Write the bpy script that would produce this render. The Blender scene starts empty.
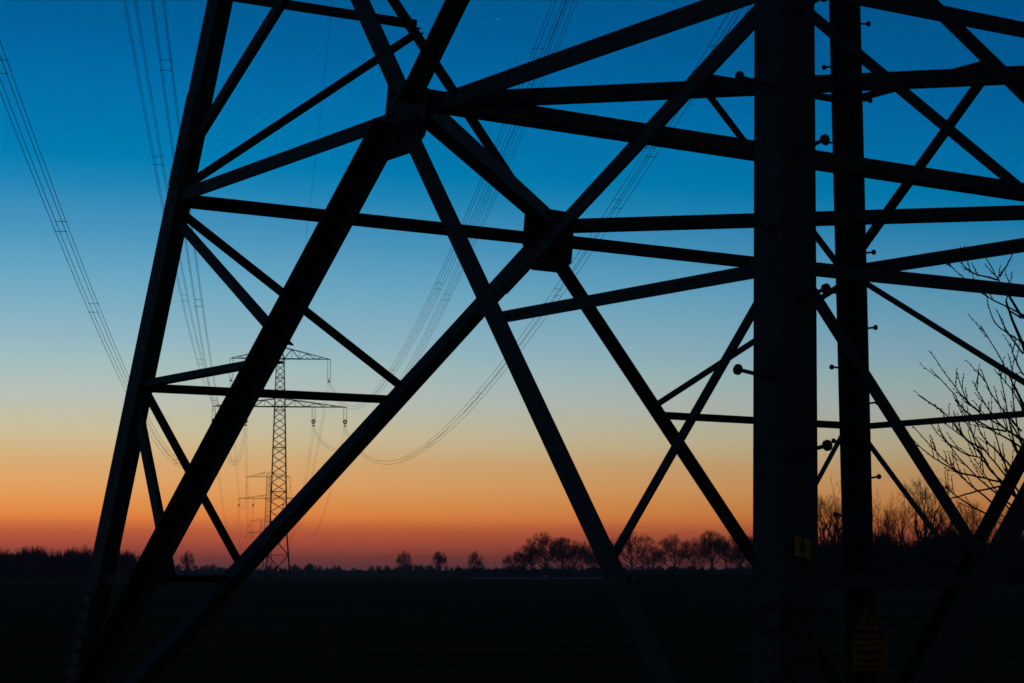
import bpy, math, random
from mathutils import Vector, Matrix

# ------------------------------------------------------------------ basics
scene = bpy.context.scene
COL = scene.collection
EYE = 1.65            # camera height above the field
FOC = 2076.9          # focal length in pixels of a 1024 px wide frame
HORIZON = 572.65      # image row of the horizon

def at(px, dist):
    """sideways position of something seen at image column px, dist metres away"""
    return (px - 512.0) / FOC * dist

def tall(row, dist):
    """height above the ground of something whose top is seen at that row"""
    return (HORIZON - row) * dist / FOC + EYE

# ------------------------------------------------------------------ materials
def material(name, col, rough=0.7, metal=0.0, noise=None, bump=0.0, spec=0.3):
    m = bpy.data.materials.new(name); m.use_nodes = True
    nt = m.node_tree; b = nt.nodes['Principled BSDF']
    b.inputs['Base Color'].default_value = (*col, 1)
    b.inputs['Roughness'].default_value = rough
    b.inputs['Metallic'].default_value = metal
    b.inputs['Specular IOR Level'].default_value = spec
    if noise:
        scale, col2, lo, hi = noise
        tc = nt.nodes.new('ShaderNodeTexCoord')
        n = nt.nodes.new('ShaderNodeTexNoise'); n.inputs['Scale'].default_value = scale
        n.inputs['Detail'].default_value = 6; n.inputs['Roughness'].default_value = 0.65
        r = nt.nodes.new('ShaderNodeValToRGB')
        r.color_ramp.elements[0].position = lo; r.color_ramp.elements[1].position = hi
        r.color_ramp.elements[0].color = (*col, 1); r.color_ramp.elements[1].color = (*col2, 1)
        nt.links.new(tc.outputs['Object'], n.inputs['Vector'])
        nt.links.new(n.outputs['Fac'], r.inputs['Fac'])
        nt.links.new(r.outputs['Color'], b.inputs['Base Color'])
        if bump:
            bp = nt.nodes.new('ShaderNodeBump'); bp.inputs['Strength'].default_value = bump
            bp.inputs['Distance'].default_value = 0.05
            nt.links.new(n.outputs['Fac'], bp.inputs['Height'])
            nt.links.new(bp.outputs['Normal'], b.inputs['Normal'])
    return m

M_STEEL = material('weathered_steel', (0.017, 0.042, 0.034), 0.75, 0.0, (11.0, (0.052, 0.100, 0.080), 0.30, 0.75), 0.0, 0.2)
M_FAR = material('far_steel', (0.05, 0.055, 0.06), 0.8, 0.0, spec=0.1)
M_WIRE = material('aluminium_wire', (0.06, 0.065, 0.07), 0.6, 0.0, spec=0.2)
M_GLAZE = material('insulator_glaze', (0.05, 0.035, 0.03), 0.4)
M_CONC = material('concrete', (0.15, 0.145, 0.135), 0.95, 0.0, (6.0, (0.20, 0.19, 0.18), 0.3, 0.7), 0.3, 0.1)
M_BARK = material('bark', (0.035, 0.030, 0.026), 0.95, 0.0, (3.0, (0.055, 0.047, 0.040), 0.35, 0.7), 0.0, 0.05)
M_TWIG = material('twigs', (0.040, 0.030, 0.027), 0.95, spec=0.03)
M_SCRUB = material('scrub', (0.022, 0.024, 0.020), 1.0, 0.0, (0.4, (0.035, 0.034, 0.026), 0.35, 0.7), 0.0, 0.0)
M_POST = material('fence_wood', (0.26, 0.11, 0.10), 0.95, 0.0, (14.0, (0.06, 0.03, 0.028), 0.3, 0.7), 0.2, 0.05)
M_WHITE = material('white_paint', (0.75, 0.75, 0.72), 0.6)
M_YELLOW = material('yellow_enamel', (0.44, 0.23, 0.010), 0.75, 0.0, (30.0, (0.30, 0.15, 0.010), 0.5, 0.8))
M_OLDYEL = material('dirty_yellow_sign', (0.36, 0.18, 0.008), 0.85, 0.0, (22.0, (0.22, 0.10, 0.008), 0.42, 0.75))
M_BLACK = material('black_enamel', (0.012, 0.012, 0.012), 0.6)
M_PALE = material('star_light', (0, 0, 0), 1.0)
_b = M_PALE.node_tree.nodes['Principled BSDF']
_b.inputs['Emission Color'].default_value = (0.30, 0.50, 0.72, 1); _b.inputs['Emission Strength'].default_value = 0.28

# ------------------------------------------------------------------ mesh helper
class MB:
    def __init__(self): self.v = []; self.f = []
    def quadbox(self, c):                      # 8 corners: lower ring 4, upper ring 4
        i = len(self.v); self.v += [tuple(x) for x in c]
        self.f += [(i, i+3, i+2, i+1), (i+4, i+5, i+6, i+7), (i, i+1, i+5, i+4), (i+1, i+2, i+6, i+5), (i+2, i+3, i+7, i+6), (i+3, i, i+4, i+7)]
    def plate(self, p, q, w, w0, w1, n, n0, n1):
        """bar from p to q whose section spans w0..w1 along w and n0..n1 along n"""
        c = []
        for e in (p, q):
            for a, b in ((w0, n0), (w1, n0), (w1, n1), (w0, n1)): c.append(e + w*a + n*b)
        self.quadbox(c)
    def box(self, c, sx, sy, sz):
        c = Vector(c)
        self.plate(c - Vector((0, 0, sz/2)), c + Vector((0, 0, sz/2)), Vector((1, 0, 0)), -sx/2, sx/2, Vector((0, 1, 0)), -sy/2, sy/2)
    def tube(self, p, q, r0, r1=None, n=6, cap=False):
        r1 = r0 if r1 is None else r1
        p = Vector(p); q = Vector(q); d = q - p
        if d.length < 1e-9: return
        d.normalize()
        a = d.orthogonal().normalized(); b = d.cross(a)
        i = len(self.v)
        for e, r in ((p, r0), (q, r1)):
            for k in range(n):
                t = 2*math.pi*k/n
                self.v.append(tuple(e + a*(r*math.cos(t)) + b*(r*math.sin(t))))
        for k in range(n):
            k2 = (k+1) % n
            self.f.append((i+k, i+k2, i+n+k2, i+n+k))
        if cap:
            self.f.append(tuple(i+k for k in reversed(range(n)))); self.f.append(tuple(i+n+k for k in range(n)))
    def path(self, pts, r, n=4):
        pts = [Vector(x) for x in pts]; i = len(self.v); m = len(pts)
        for k, x in enumerate(pts):
            d = (pts[min(k+1, m-1)] - pts[max(k-1, 0)]).normalized()
            a = d.cross(Vector((0, 0, 1)));
            a = a.normalized() if a.length > 1e-4 else d.orthogonal().normalized()
            b = d.cross(a); rr = r[k] if isinstance(r, (list, tuple)) else r
            for j in range(n):
                t = 2*math.pi*(j+.5)/n; self.v.append(tuple(x + a*(rr*math.cos(t)) + b*(rr*math.sin(t))))
        for k in range(m-1):
            for j in range(n):
                j2 = (j+1) % n
                self.f.append((i+k*n+j, i+k*n+j2, i+(k+1)*n+j2, i+(k+1)*n+j))
        self.f.append(tuple(i+j for j in reversed(range(n)))); self.f.append(tuple(i+(m-1)*n+j for j in range(n)))
    def ring(self, c, R, r, axis, N=14, n=6):
        axis = Vector(axis).normalized(); a = axis.orthogonal().normalized(); b = axis.cross(a); c = Vector(c); i = len(self.v)
        for k in range(N):
            t = 2*math.pi*k/N; d = a*math.cos(t) + b*math.sin(t)
            for j in range(n):
                s = 2*math.pi*j/n; self.v.append(tuple(c + d*(R + r*math.cos(s)) + axis*(r*math.sin(s))))
        for k in range(N):
            for j in range(n):
                self.f.append((i+k*n+j, i+k*n+(j+1) % n, i+((k+1) % N)*n+(j+1) % n, i+((k+1) % N)*n+j))
    def slab(self, pts, n, n0, n1):
        """polygon (3D points, convex) given thickness n0..n1 along n"""
        i = len(self.v); m = len(pts)
        for o in (n0, n1): self.v += [tuple(Vector(x) + n*o) for x in pts]
        self.f.append(tuple(i+k for k in reversed(range(m)))); self.f.append(tuple(i+m+k for k in range(m)))
        for k in range(m): self.f.append((i+k, i+(k+1) % m, i+m+(k+1) % m, i+m+k))
    def mesh(self, name):
        me = bpy.data.meshes.new(name); me.from_pydata(self.v, [], self.f); me.update(); return me
    def build(self, name, mat, parent=None, base=None):
        if base is not None:
            base = Vector(base); self.v = [tuple(Vector(x) - base) for x in self.v]
        me = self.mesh(name); me.materials.append(mat)
        o = bpy.data.objects.new(name, me); COL.objects.link(o)
        if parent is not None: o.parent = parent
        if base is not None: o.location = base
        return o

def tag(o, label=None, cat=None, group=None, kind=None):
    if label: o['label'] = label
    if cat: o['category'] = cat
    if group: o['group'] = group
    if kind: o['kind'] = kind
    return o

def thing(name, label, cat, loc=(0, 0, 0), group=None):
    o = bpy.data.objects.new(name, None); COL.objects.link(o); o.location = loc
    o.empty_display_size = 0.2
    return tag(o, label, cat, group)

def linkobj(name, me, parent=None):
    o = bpy.data.objects.new(name, me); COL.objects.link(o)
    if parent is not None: o.parent = parent
    return o

def copy_tree(o, parent=None):
    c = o.copy(); COL.objects.link(c)
    if parent is not None: c.parent = parent
    for ch in list(o.children): copy_tree(ch, c)
    return c

# measured steelwork: tower frame and bars (kind, face, end, end, leg size, flange side, layer, in/out)
TOWER = {'cx': 1.99889, 'cy': 12.92664, 'th': -0.19404, 'd0': 4.901, 'k': 0.19731, 'f': 2076.90894, 'y0': 572.65499}
NORMALS = {'A': [-0.82222, -0.55214, 0.13818], 'B': [-0.55214, 0.82222, 0.13818], 'C': [0.82222, 0.55214, 0.13818], 'D': [0.55214, -0.82222, 0.13818]}
PN = {'A': [-0.5874, 11.1899, 4.16], 'B': [0.2621, 15.513, 4.16], 'C': [4.5852, 14.6634, 4.16], 'D': [3.7356, 10.3403, 4.16]}
HM = {'Hm': 2.8992, 'Hu': 5.5503, 'Hq': 1.6817, 'Ht': 7.0712}
GUSSET_A = [(-0.324, 0.234), (0.12, 0.132), (0.142, -0.14), (0.024, -0.216), (-0.256, -0.219), (-0.416, -0.116), (-0.31, 0.042)]
COVER_A = [(-0.171, 0.163), (0.262, 0.081), (0.273, -0.095), (-0.16, -0.014)]
GUSSET_B = [(-0.25, 0.154), (-0.038, 0.219), (0.138, 0.214), (0.2, 0.045), (0.202, -0.168), (0.108, -0.252), (-0.149, -0.25), (-0.247, -0.071)]
BARS = [
    ('ring', 'A', [-2.3002, 13.7381, 4.1507], [-0.5873, 11.1899, 4.1607], 0.09, 1, 0.022, -1),
    ('d', 'A', [-0.6253, 11.2238, 4.0702], [-3.0606, 13.906, 0.2965], 0.13, -1, 0.004, 1),
    ('u', 'A', [-0.5933, 11.2022, 4.1746], [-1.7348, 13.6149, 7.023], 0.13, 1, 0.032, -1),
    ('half', 'A', [-2.5432, 13.7868, 2.8991], [-1.3879, 12.0669, 2.9011], 0.045, -1, 0.025, -1),
    ('br', 'A', [-2.3428, 13.7782, 4.0575], [-1.3567, 12.0364, 2.9652], 0.05, 1, 0.036, -1),
    ('hbr', 'A', [-2.5619, 13.7982, 2.8331], [-2.1684, 12.9219, 1.6731], 0.08, -1, 0.037, -1),
    ('uhalf', 'A', [-2.0299, 13.6859, 5.5503], [-1.1477, 12.3721, 5.5503], 0.06, -1, 0.025, -1),
    ('ubr', 'A', [-2.345, 13.8503, 4.3322], [-1.1748, 12.4339, 5.6357], 0.08, 1, 0.04, -1),
    ('ring', 'A', [1.1242, 8.6409, 4.1599], [-0.5872, 11.19, 4.1618], 0.1, -1, 0.024, -1),
    ('d', 'A', [-0.6137, 11.2143, 4.1009], [0.9876, 7.8763, 0.2917], 0.11, -1, 0.029, -1),
    ('u', 'A', [-0.5294, 11.1158, 4.2094], [1.1477, 9.3565, 7.1588], 0.13, -1, 0.004, 1),
    ('half', 'A', [1.0763, 8.3968, 2.8993], [-0.0785, 10.117, 2.9015], 0.06, -1, 0.027, -1),
    ('br', 'A', [1.1241, 8.635, 4.1355], [-0.109, 10.1924, 3.0207], 0.07, -1, 0.038, -1),
    ('hbr', 'A', [1.0477, 8.4357, 2.8847], [0.3957, 9.1127, 1.7098], 0.045, -1, 0.039, -1),
    ('uhalf', 'A', [1.1771, 8.9101, 5.5503], [0.2949, 10.2239, 5.5503], 0.06, -1, 0.027, -1),
    ('ubr', 'A', [1.1278, 8.6415, 4.1838], [0.2949, 10.2239, 5.5503], 0.06, -1, 0.042, -1),
    ('ring', 'B', [-2.288, 13.8031, 4.1443], [0.261, 15.5146, 4.1456], 0.09, -1, 0.022, -1),
    ('d', 'B', [0.2299, 15.4898, 4.1693], [-3.0591, 13.931, 0.3026], 0.15, 1, 0.027, -1),
    ('u', 'B', [0.2555, 15.5054, 4.1781], [-1.7794, 13.671, 6.9624], 0.08, -1, 0.032, -1),
    ('half', 'B', [-2.532, 13.8509, 2.8846], [-0.8112, 15.0048, 2.8951], 0.06, -1, 0.025, -1),
    ('br', 'B', [-2.3124, 13.7936, 4.1032], [-0.778, 15.0175, 2.9521], 0.05, -1, 0.036, -1),
    ('hbr', 'B', [-2.4895, 13.8805, 2.8789], [-1.8796, 14.496, 1.6537], 0.045, -1, 0.037, -1),
    ('uhalf', 'B', [-2.0176, 13.7483, 5.5514], [-0.7021, 14.6279, 5.5733], 0.07, 1, 0.025, -1),
    ('ubr', 'B', [-2.2922, 13.7921, 4.193], [-0.6928, 14.6413, 5.5309], 0.05, 1, 0.04, -1),
    ('ring', 'B', [2.8097, 17.2267, 4.1423], [0.2614, 15.5141, 4.1504], 0.1, -1, 0.024, -1),
    ('d', 'B', [0.2282, 15.5002, 4.1005], [2.9957, 17.995, 0.3132], 0.08, -1, 0.029, -1),
    ('u', 'B', [0.2745, 15.5188, 4.1746], [2.692, 16.6644, 7.0175], 0.1, -1, 0.034, -1),
    ('half', 'B', [2.8577, 17.4708, 2.8816], [1.1379, 16.3154, 2.8842], 0.06, 1, 0.027, -1),
    ('br', 'B', [2.8249, 17.2424, 4.1095], [1.1089, 16.2826, 2.9636], 0.05, 1, 0.038, -1),
    ('hbr', 'B', [2.7921, 17.4254, 2.8896], [2.051, 17.1414, 1.618], 0.045, 1, 0.039, -1),
    ('uhalf', 'B', [2.7582, 16.9555, 5.5503], [1.4444, 16.0732, 5.5503], 0.06, -1, 0.027, -1),
    ('ubr', 'B', [2.7654, 17.2009, 4.1188], [1.4254, 16.0648, 5.5244], 0.06, -1, 0.042, -1),
    ('ring', 'C', [2.8739, 17.2126, 4.1568], [4.5898, 14.6666, 4.1198], 0.11, 1, 0.022, -1),
    ('d', 'C', [4.588, 14.6659, 4.1336], [3.0823, 17.8935, 0.1961], 0.08, 1, 0.027, -1),
    ('u', 'C', [4.5874, 14.6507, 4.1977], [2.7769, 16.6383, 7.0285], 0.08, -1, 0.032, -1),
    ('half', 'C', [2.9246, 17.4585, 2.8725], [4.0804, 15.7391, 2.8656], 0.05, 1, 0.025, -1),
    ('br', 'C', [2.8735, 17.2191, 4.1332], [4.0949, 15.6907, 2.9723], 0.05, -1, 0.036, -1),
    ('hbr', 'C', [2.9354, 17.4445, 2.8644], [3.6058, 16.7334, 1.7165], 0.05, -1, 0.037, -1),
    ('uhalf', 'C', [2.8206, 16.9432, 5.5503], [3.7029, 15.6294, 5.5503], 0.06, 1, 0.025, -1),
    ('ubr', 'C', [2.8551, 17.2275, 4.2091], [3.7194, 15.6123, 5.5202], 0.09, 1, 0.04, -1),
    ('ring', 'C', [6.2969, 12.1144, 4.16], [4.5852, 14.6634, 4.16], 0.1, 1, 0.024, -1),
    ('d', 'C', [4.5944, 14.6533, 4.1454], [7.0495, 11.9647, 0.2798], 0.11, 1, 0.029, -1),
    ('u', 'C', [4.5911, 14.651, 4.1746], [5.7367, 12.2335, 7.0175], 0.1, 1, 0.034, -1),
    ('half', 'C', [6.541, 12.0665, 2.8992], [5.3859, 13.7865, 2.8992], 0.06, 1, 0.027, -1),
    ('br', 'C', [6.2982, 12.1171, 4.1413], [5.3859, 13.7865, 2.8992], 0.06, 1, 0.038, -1),
    ('hbr', 'C', [6.5464, 12.071, 2.8485], [6.1592, 12.9397, 1.6817], 0.05, 1, 0.039, -1),
    ('uhalf', 'C', [6.0277, 12.1673, 5.5503], [5.1454, 13.4812, 5.5503], 0.06, 1, 0.027, -1),
    ('ubr', 'C', [6.295, 12.1113, 4.1838], [5.1454, 13.4812, 5.5503], 0.06, 1, 0.042, -1),
    ('ring', 'D', [1.1867, 8.6286, 4.1599], [3.7341, 10.3426, 4.18], 0.08, 1, 0.022, -1),
    ('d', 'D', [3.771, 10.3538, 4.0992], [1.0352, 7.8749, 0.2803], 0.11, 1, 0.027, -1),
    ('u', 'D', [3.7233, 10.3345, 4.1746], [1.3058, 9.1889, 7.0175], 0.1, 1, 0.032, -1),
    ('half', 'D', [1.1387, 8.3846, 2.8993], [2.8582, 9.5404, 2.9058], 0.06, 1, 0.025, -1),
    ('br', 'D', [1.1781, 8.6165, 4.1221], [2.9143, 9.597, 3.0189], 0.06, 1, 0.036, -1),
    ('hbr', 'D', [1.1977, 8.4238, 2.8969], [2.0198, 8.7729, 1.6895], 0.06, 1, 0.037, -1),
    ('uhalf', 'D', [1.2396, 8.8978, 5.5503], [2.5534, 9.7801, 5.5503], 0.06, 1, 0.025, -1),
    ('ubr', 'D', [1.1836, 8.6306, 4.1838], [2.5534, 9.7801, 5.5503], 0.06, 1, 0.04, -1),
    ('ring', 'D', [6.2846, 12.052, 4.16], [3.7356, 10.3403, 4.16], 0.1, 1, 0.024, -1),
    ('d', 'D', [3.748, 10.3462, 4.1454], [7.0379, 11.9058, 0.2798], 0.11, 1, 0.029, -1),
    ('u', 'D', [3.7458, 10.3496, 4.1746], [5.721, 12.1537, 7.0175], 0.1, 1, 0.034, -1),
    ('half', 'D', [6.5287, 12.004, 2.8992], [4.8087, 10.849, 2.8992], 0.06, 1, 0.027, -1),
    ('br', 'D', [6.2848, 12.049, 4.1413], [4.8087, 10.849, 2.8992], 0.06, 1, 0.038, -1),
    ('hbr', 'D', [6.532, 11.9977, 2.8485], [5.8448, 11.3402, 1.6817], 0.05, 1, 0.039, -1),
    ('uhalf', 'D', [6.0154, 12.1049, 5.5503], [4.7016, 11.2226, 5.5503], 0.06, 1, 0.027, -1),
    ('ubr', 'D', [6.284, 12.0556, 4.1838], [4.7016, 11.2226, 5.5503], 0.06, 1, 0.042, -1),
    ('plan', '', [-0.5874, 11.1899, 4.1749], [3.7356, 10.3403, 4.1768], 0.08, -1, 0.0, -1),
    ('plan', '', [-0.5874, 11.1899, 4.1782], [4.5852, 14.6634, 4.1431], 0.13, 1, 0.02, -1),
    ('plan', '', [0.2621, 15.513, 4.1991], [4.5852, 14.6634, 4.1865], 0.11, 1, 0.004, -1),
    ('plan', '', [-0.5874, 11.1899, 4.2325], [0.2621, 15.513, 4.2701], 0.11, -1, -0.02, -1),
    ('plan', '', [3.7356, 10.3403, 4.16], [4.5852, 14.6634, 4.16], 0.1, 1, 0.008, -1),
    ('q', 'A', [-2.7918, 13.8357, 1.615], [-2.2037, 12.9599, 1.615], 0.06, -1, 0.029, -1),
    ('q', 'A', [1.0274, 8.1482, 1.615], [0.4393, 9.024, 1.615], 0.06, -1, 0.031, -1),
    ('q', 'B', [-2.7796, 13.8981, 1.615], [-1.9038, 14.4862, 1.615], 0.06, -1, 0.029, -1),
    ('q', 'B', [2.9079, 17.7174, 1.615], [2.0321, 17.1293, 1.615], 0.06, -1, 0.031, -1),
    ('q', 'C', [2.9704, 17.7051, 1.615], [3.5585, 16.8293, 1.615], 0.06, 1, 0.029, -1),
    ('q', 'C', [6.7896, 12.0176, 1.615], [6.2015, 12.8934, 1.615], 0.06, 1, 0.031, -1),
    ('q', 'D', [1.0899, 8.1359, 1.615], [1.9656, 8.724, 1.615], 0.06, 1, 0.029, -1),
    ('q', 'D', [6.7773, 11.9552, 1.615], [5.9016, 11.3671, 1.615], 0.06, 1, 0.031, -1),
]

# ------------------------------------------------------------------ the near lattice tower
CX, CY, TH, D0, TK = TOWER['cx'], TOWER['cy'], TOWER['th'], TOWER['d0'], TOWER['k']
ANG = {'N': -math.pi/2 + TH, 'R': TH, 'F': math.pi/2 + TH, 'L': math.pi + TH}
FACE = {'A': 'LN', 'B': 'LF', 'C': 'FR', 'D': 'NR'}
NEXT = {'L': 'NF', 'N': 'LR', 'F': 'LR', 'R': 'NF'}
NRM = {k: Vector(v) for k, v in NORMALS.items()}
UP = Vector((0, 0, 1))

def legpt(c, z):
    r = D0 - TK*(z - EYE)
    return Vector((CX + r*math.cos(ANG[c]), CY + r*math.sin(ANG[c]), z))

tower = thing('lattice_tower', 'huge dark steel lattice transmission tower whose open legs and braces fill the foreground', 'transmission tower')
FL, FT = 0.18, 0.016           # leg flange width and thickness
LEG_TOP = 9.0
legs = {}
for c in 'NLFR':
    mb = MB(); p, q = legpt(c, 0.12), legpt(c, LEG_TOP)
    axis = (q - p).normalized()
    dirs = []
    for o in NEXT[c]:
        d = legpt(o, 3) - legpt(c, 3); d.z = 0; d.normalize(); dirs.append(d - axis*d.dot(axis))
    d0, d1 = [d.normalized() for d in dirs]
    mb.plate(p, q, d0, 0, FL, d1, 0, FT)
    mb.plate(p, q, d1, FT, FL, d0, 0, FT)
    leg = mb.build('leg', M_STEEL, tower)
    legs[c] = (leg, axis, d0, d1)
    # splice plates with bolt rows inside the angle and cover angle outside
    for zs, ln in ((4.55, 0.62), (1.15, 0.85)):
        sp = MB()
        for (da, db) in ((d0, d1), (d1, d0)):
            a, b = legpt(c, zs - ln/2), legpt(c, zs + ln/2)
            sp.plate(a, b, da, 0.03, FL - 0.012, db, FT + 0.001, FT + 0.013)
            sp.plate(a, b, da, 0.012, FL - 0.02, db, -0.011, -0.001)
            nb = int(ln/0.085)
            for k in range(nb):
                for u in (0.055, 0.125):
                    x = a + (b - a)*((k + .5)/nb) + da*u
                    sp.tube(x - db*(0.026 if zs < 2 else 0.016), x + db*(FT + 0.03), 0.015, n=6, cap=True)
        sp.build('splice_plate', M_STEEL, leg)
    ft = MB(); base = legpt(c, 0.0)
    for (z0, z1, s0, s1) in ((-0.3, 0.12, 0.42, 0.36),):
        cc = Vector((base.x + (CX - base.x)*0.02, base.y + (CY - base.y)*0.02, 0))
        ft.quadbox([cc + Vector((sx*s, sy*s, z)) for z, s in ((z0, s0), (z1, s1)) for sx, sy in ((-1, -1), (1, -1), (1, 1), (-1, 1))])
    ft.build('footing', M_CONC, tower)

# step bolts: climbing studs on alternate flanges
def step_bolt(c, flange, z, along):
    leg, axis, d0, d1 = legs[c]
    da, db = (d0, d1) if flange == 0 else (d1, d0)
    x = legpt(c, z) + da*along
    mb = MB(); out = -db
    mb.tube(x + out*0.002, x + out*0.150, 0.0085, n=8, cap=True)
    mb.tube(x + out*0.002, x + out*0.020, 0.017, n=6, cap=True)
    mb.tube(x + out*0.146, x + out*0.154, 0.014, 0.022, n=12, cap=True)
    mb.tube(x + out*0.154, x + out*0.168, 0.022, 0.022, n=12, cap=True)
    mb.tube(x + out*0.168, x + out*0.176, 0.022, 0.013, n=12, cap=True)
    mb.tube(x - out*(FT + 0.002), x - out*(FT + 0.020), 0.017, n=6, cap=True)
    mb.build('step_bolt', M_STEEL, leg)
for k in range(3): step_bolt('N', 0, 3.70 - 0.627*k, 0.085)
for k in range(5): step_bolt('N', 1, 4.04 - 0.635*k, 0.085)
for k in range(8): step_bolt('F', 1, 6.175 - 0.621*k, 0.10)
for k in range(8): step_bolt('F', 0, 5.84 - 0.6175*k, 0.10)

PART = {'ring': 'horizontal_beam', 'd': 'diagonal_brace', 'u': 'diagonal_brace', 'half': 'strut', 'uhalf': 'strut', 'q': 'strut',
        'br': 'secondary_brace', 'ubr': 'secondary_brace', 'hbr': 'secondary_brace', 'plan': 'cross_beam'}
for typ, fc, p, q, a, side, lay, out in BARS:
    n = NRM[fc] if fc else UP
    sg = 1 if (not fc or out > 0) else -1
    p, q = Vector(p), Vector(q); u = (q - p).normalized(); w = n.cross(u)
    t = 0.012 if a > 0.08 else 0.008
    mb = MB(); ns = n*sg
    mb.plate(p, q, w, -a/2, a/2, ns, lay, lay + t)
    if side > 0: mb.plate(p, q, w, a/2 - t, a/2, ns, lay + t, lay + a)
    else: mb.plate(p, q, w, -a/2, -a/2 + t, ns, lay + t, lay + a)
    # end bolts through the plate leg
    L = (q - p).length
    for s in (0.06, 0.13, L - 0.06, L - 0.13):
        x = p + u*s
        mb.tube(x + ns*(lay - 0.012), x + ns*(lay + t + 0.016), 0.013, n=6, cap=True)
    mb.build(PART[typ], M_STEEL, tower)

# gusset plates where the braces meet in the middle of each face
def gusset(fc, outline, flip):
    a, b = FACE[fc]; n = NRM[fc]; P = Vector(PN[fc])
    s = (legpt(b, 4.16) - legpt(a, 4.16)).normalized(); v = n.cross(s)
    if v.z < 0: v = -v
    pts = [P + s*(-x if flip else x) + v*y for x, y in outline]
    area = (pts[1] - pts[0]).cross(pts[2] - pts[1]).dot(n)
    if area < 0: pts = pts[::-1]
    mb = MB(); mb.slab(pts, n, -0.064, -0.048)
    for x, y in outline:
        for k in (0.55, 0.75):
            c = P + s*((-x if flip else x)*k) + v*(y*k)
            mb.tube(c - n*0.082, c - n*0.040, 0.013, n=6, cap=True)
    mb.build('gusset_plate', M_STEEL, tower)
# cover plate on the outside of the two faces whose diagonals stand proud
for fc, flip in (('A', False), ('D', True)):
    a, b = FACE[fc]; n = NRM[fc]; P = Vector(PN[fc]); s = (legpt(b, 4.16) - legpt(a, 4.16)).normalized(); v = n.cross(s)
    if v.z < 0: v = -v
    pts = [P + s*(-x if flip else x) + v*y for x, y in COVER_A]
    if (pts[1] - pts[0]).cross(pts[2] - pts[1]).dot(n) < 0: pts = pts[::-1]
    mb = MB(); mb.slab(pts, n, 0.019, 0.031)
    for x, y in COVER_A:
        for k in (0.35, 0.72):
            c = P + s*((-x if flip else x)*k) + v*(y*k); mb.tube(c + n*0.025, c + n*0.047, 0.014, n=6, cap=True)
    mb.build('cover_plate', M_STEEL, tower)
gusset('A', GUSSET_A, False); gusset('B', GUSSET_B, False); gusset('C', GUSSET_B, True); gusset('D', GUSSET_A, True)

# ------------------------------------------------------------------ plates and signs hung on the legs
def text_mesh(s, size, depth):
    cu = bpy.data.curves.new('lettering', 'FONT'); cu.body = s; cu.size = size; cu.extrude = depth
    cu.offset = 0.0025; cu.align_x = 'CENTER'; cu.align_y = 'CENTER'
    o = bpy.data.objects.new('lettering', cu); COL.objects.link(o)
    me = bpy.data.meshes.new_from_object(o.evaluated_get(bpy.context.evaluated_depsgraph_get()))
    bpy.data.objects.remove(o); return me

leg, axis, d0, d1 = legs['N']
nout = -d0                       # outward from the right hand flange (lies along d1)
zc = 1.757
pc = legpt('N', zc) + d1*0.084
np_ = thing('number_plate', 'small yellow number plate with a black zero on the nearest tower leg', 'number plate', pc)
mb = MB(); W, H = 0.041, 0.039
mb.plate(-axis*H, axis*H, d1, -W, W, nout, 0.014, 0.017)
pl = mb.build('plate', M_YELLOW, np_)
zm = text_mesh('0', 0.060, 0.0006); zm.materials.append(M_BLACK)
dg = linkobj('digit', zm, pl)
yv = axis; xv = d1; zv = xv.cross(yv)
if zv.dot(nout) < 0: xv = -xv; zv = xv.cross(yv)
dg.matrix_local = Matrix.Translation(nout*0.0178) @ Matrix((xv, yv, zv)).transposed().to_4x4() @ Matrix.Diagonal((0.9, 1, 1, 1))
for s in (-1, 1):
    mb = MB(); mb.tube(axis*(s*H*0.8) + nout*0.0005, axis*(s*H*0.8) + nout*0.021, 0.005, n=8, cap=True)
    mb.build('screw', M_STEEL, np_)

leg, axis, d0, d1 = legs['F']
sy = legpt('F', 1.0).y - 0.20
sx = at(866.3, sy)
ws = thing('warning_sign', 'yellow high voltage warning sign with triangle and text panel low on the far tower leg', 'warning sign', (sx, sy, 0.813))
X, Yc = Vector((1, 0, 0)), Vector((0, -1, 0))
z1, z0 = tall(634, sy) - 0.80, tall(672, sy) - 0.80
hw = 0.152
mb = MB(); mb.plate(Vector((0, 0, z0)), Vector((0, 0, z1)), X, -hw, hw, Yc, 0, 0.003); panel = mb.build('text_panel', M_OLDYEL, ws)
mb = MB()                                       # rows of small illegible print and the border line
rr = random.Random(3)
for k, (fz, h) in enumerate(((0.86, .018), (0.70, .018), (0.50, .030), (0.30, .018), (0.16, .018))):
    x = -hw*0.78
    zz = z0 + (z1 - z0)*fz
    while x < hw*0.72:
        l = rr.uniform(0.014, 0.04); x2 = min(x + l, hw*0.78)
        mb.plate(Vector((0, 0, zz - h/2)), Vector((0, 0, zz + h/2)), X, x, x2, Yc, 0.0035, 0.0043); x = x2 + 0.008
for (a, b, c, d) in ((-hw*.95, hw*.95, z0 + .008, z0 + .013), (-hw*.95, hw*.95, z1 - .013, z1 - .008)):
    mb.plate(Vector((0, 0, c)), Vector((0, 0, d)), X, a, b, Yc, 0.0035, 0.0043)
mb.build('printed_lines', M_BLACK, panel)
zt = tall(599, sy) - 0.80; tw = 0.140; tx = -0.018
mb = MB(); mb.slab([Vector((tx - tw, 0, z1 + .004)), Vector((tx + tw, 0, z1 + .004)), Vector((tx, 0, zt))], Yc, 0, 0.003)
tri = mb.build('triangle_panel', M_BLACK, ws)
def sc(pts, k): c = sum(pts, Vector()) / len(pts); return [c + (x - c)*k for x in pts]
T = [Vector((tx - tw, 0, z1 + .004)), Vector((tx + tw, 0, z1 + .004)), Vector((tx, 0, zt))]
mb = MB(); mb.slab(sc(T, .78), Yc, 0.0034, 0.0044); yt = mb.build('yellow_field', M_OLDYEL, tri)
g = (T[0] + T[1] + T[2])/3
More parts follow.
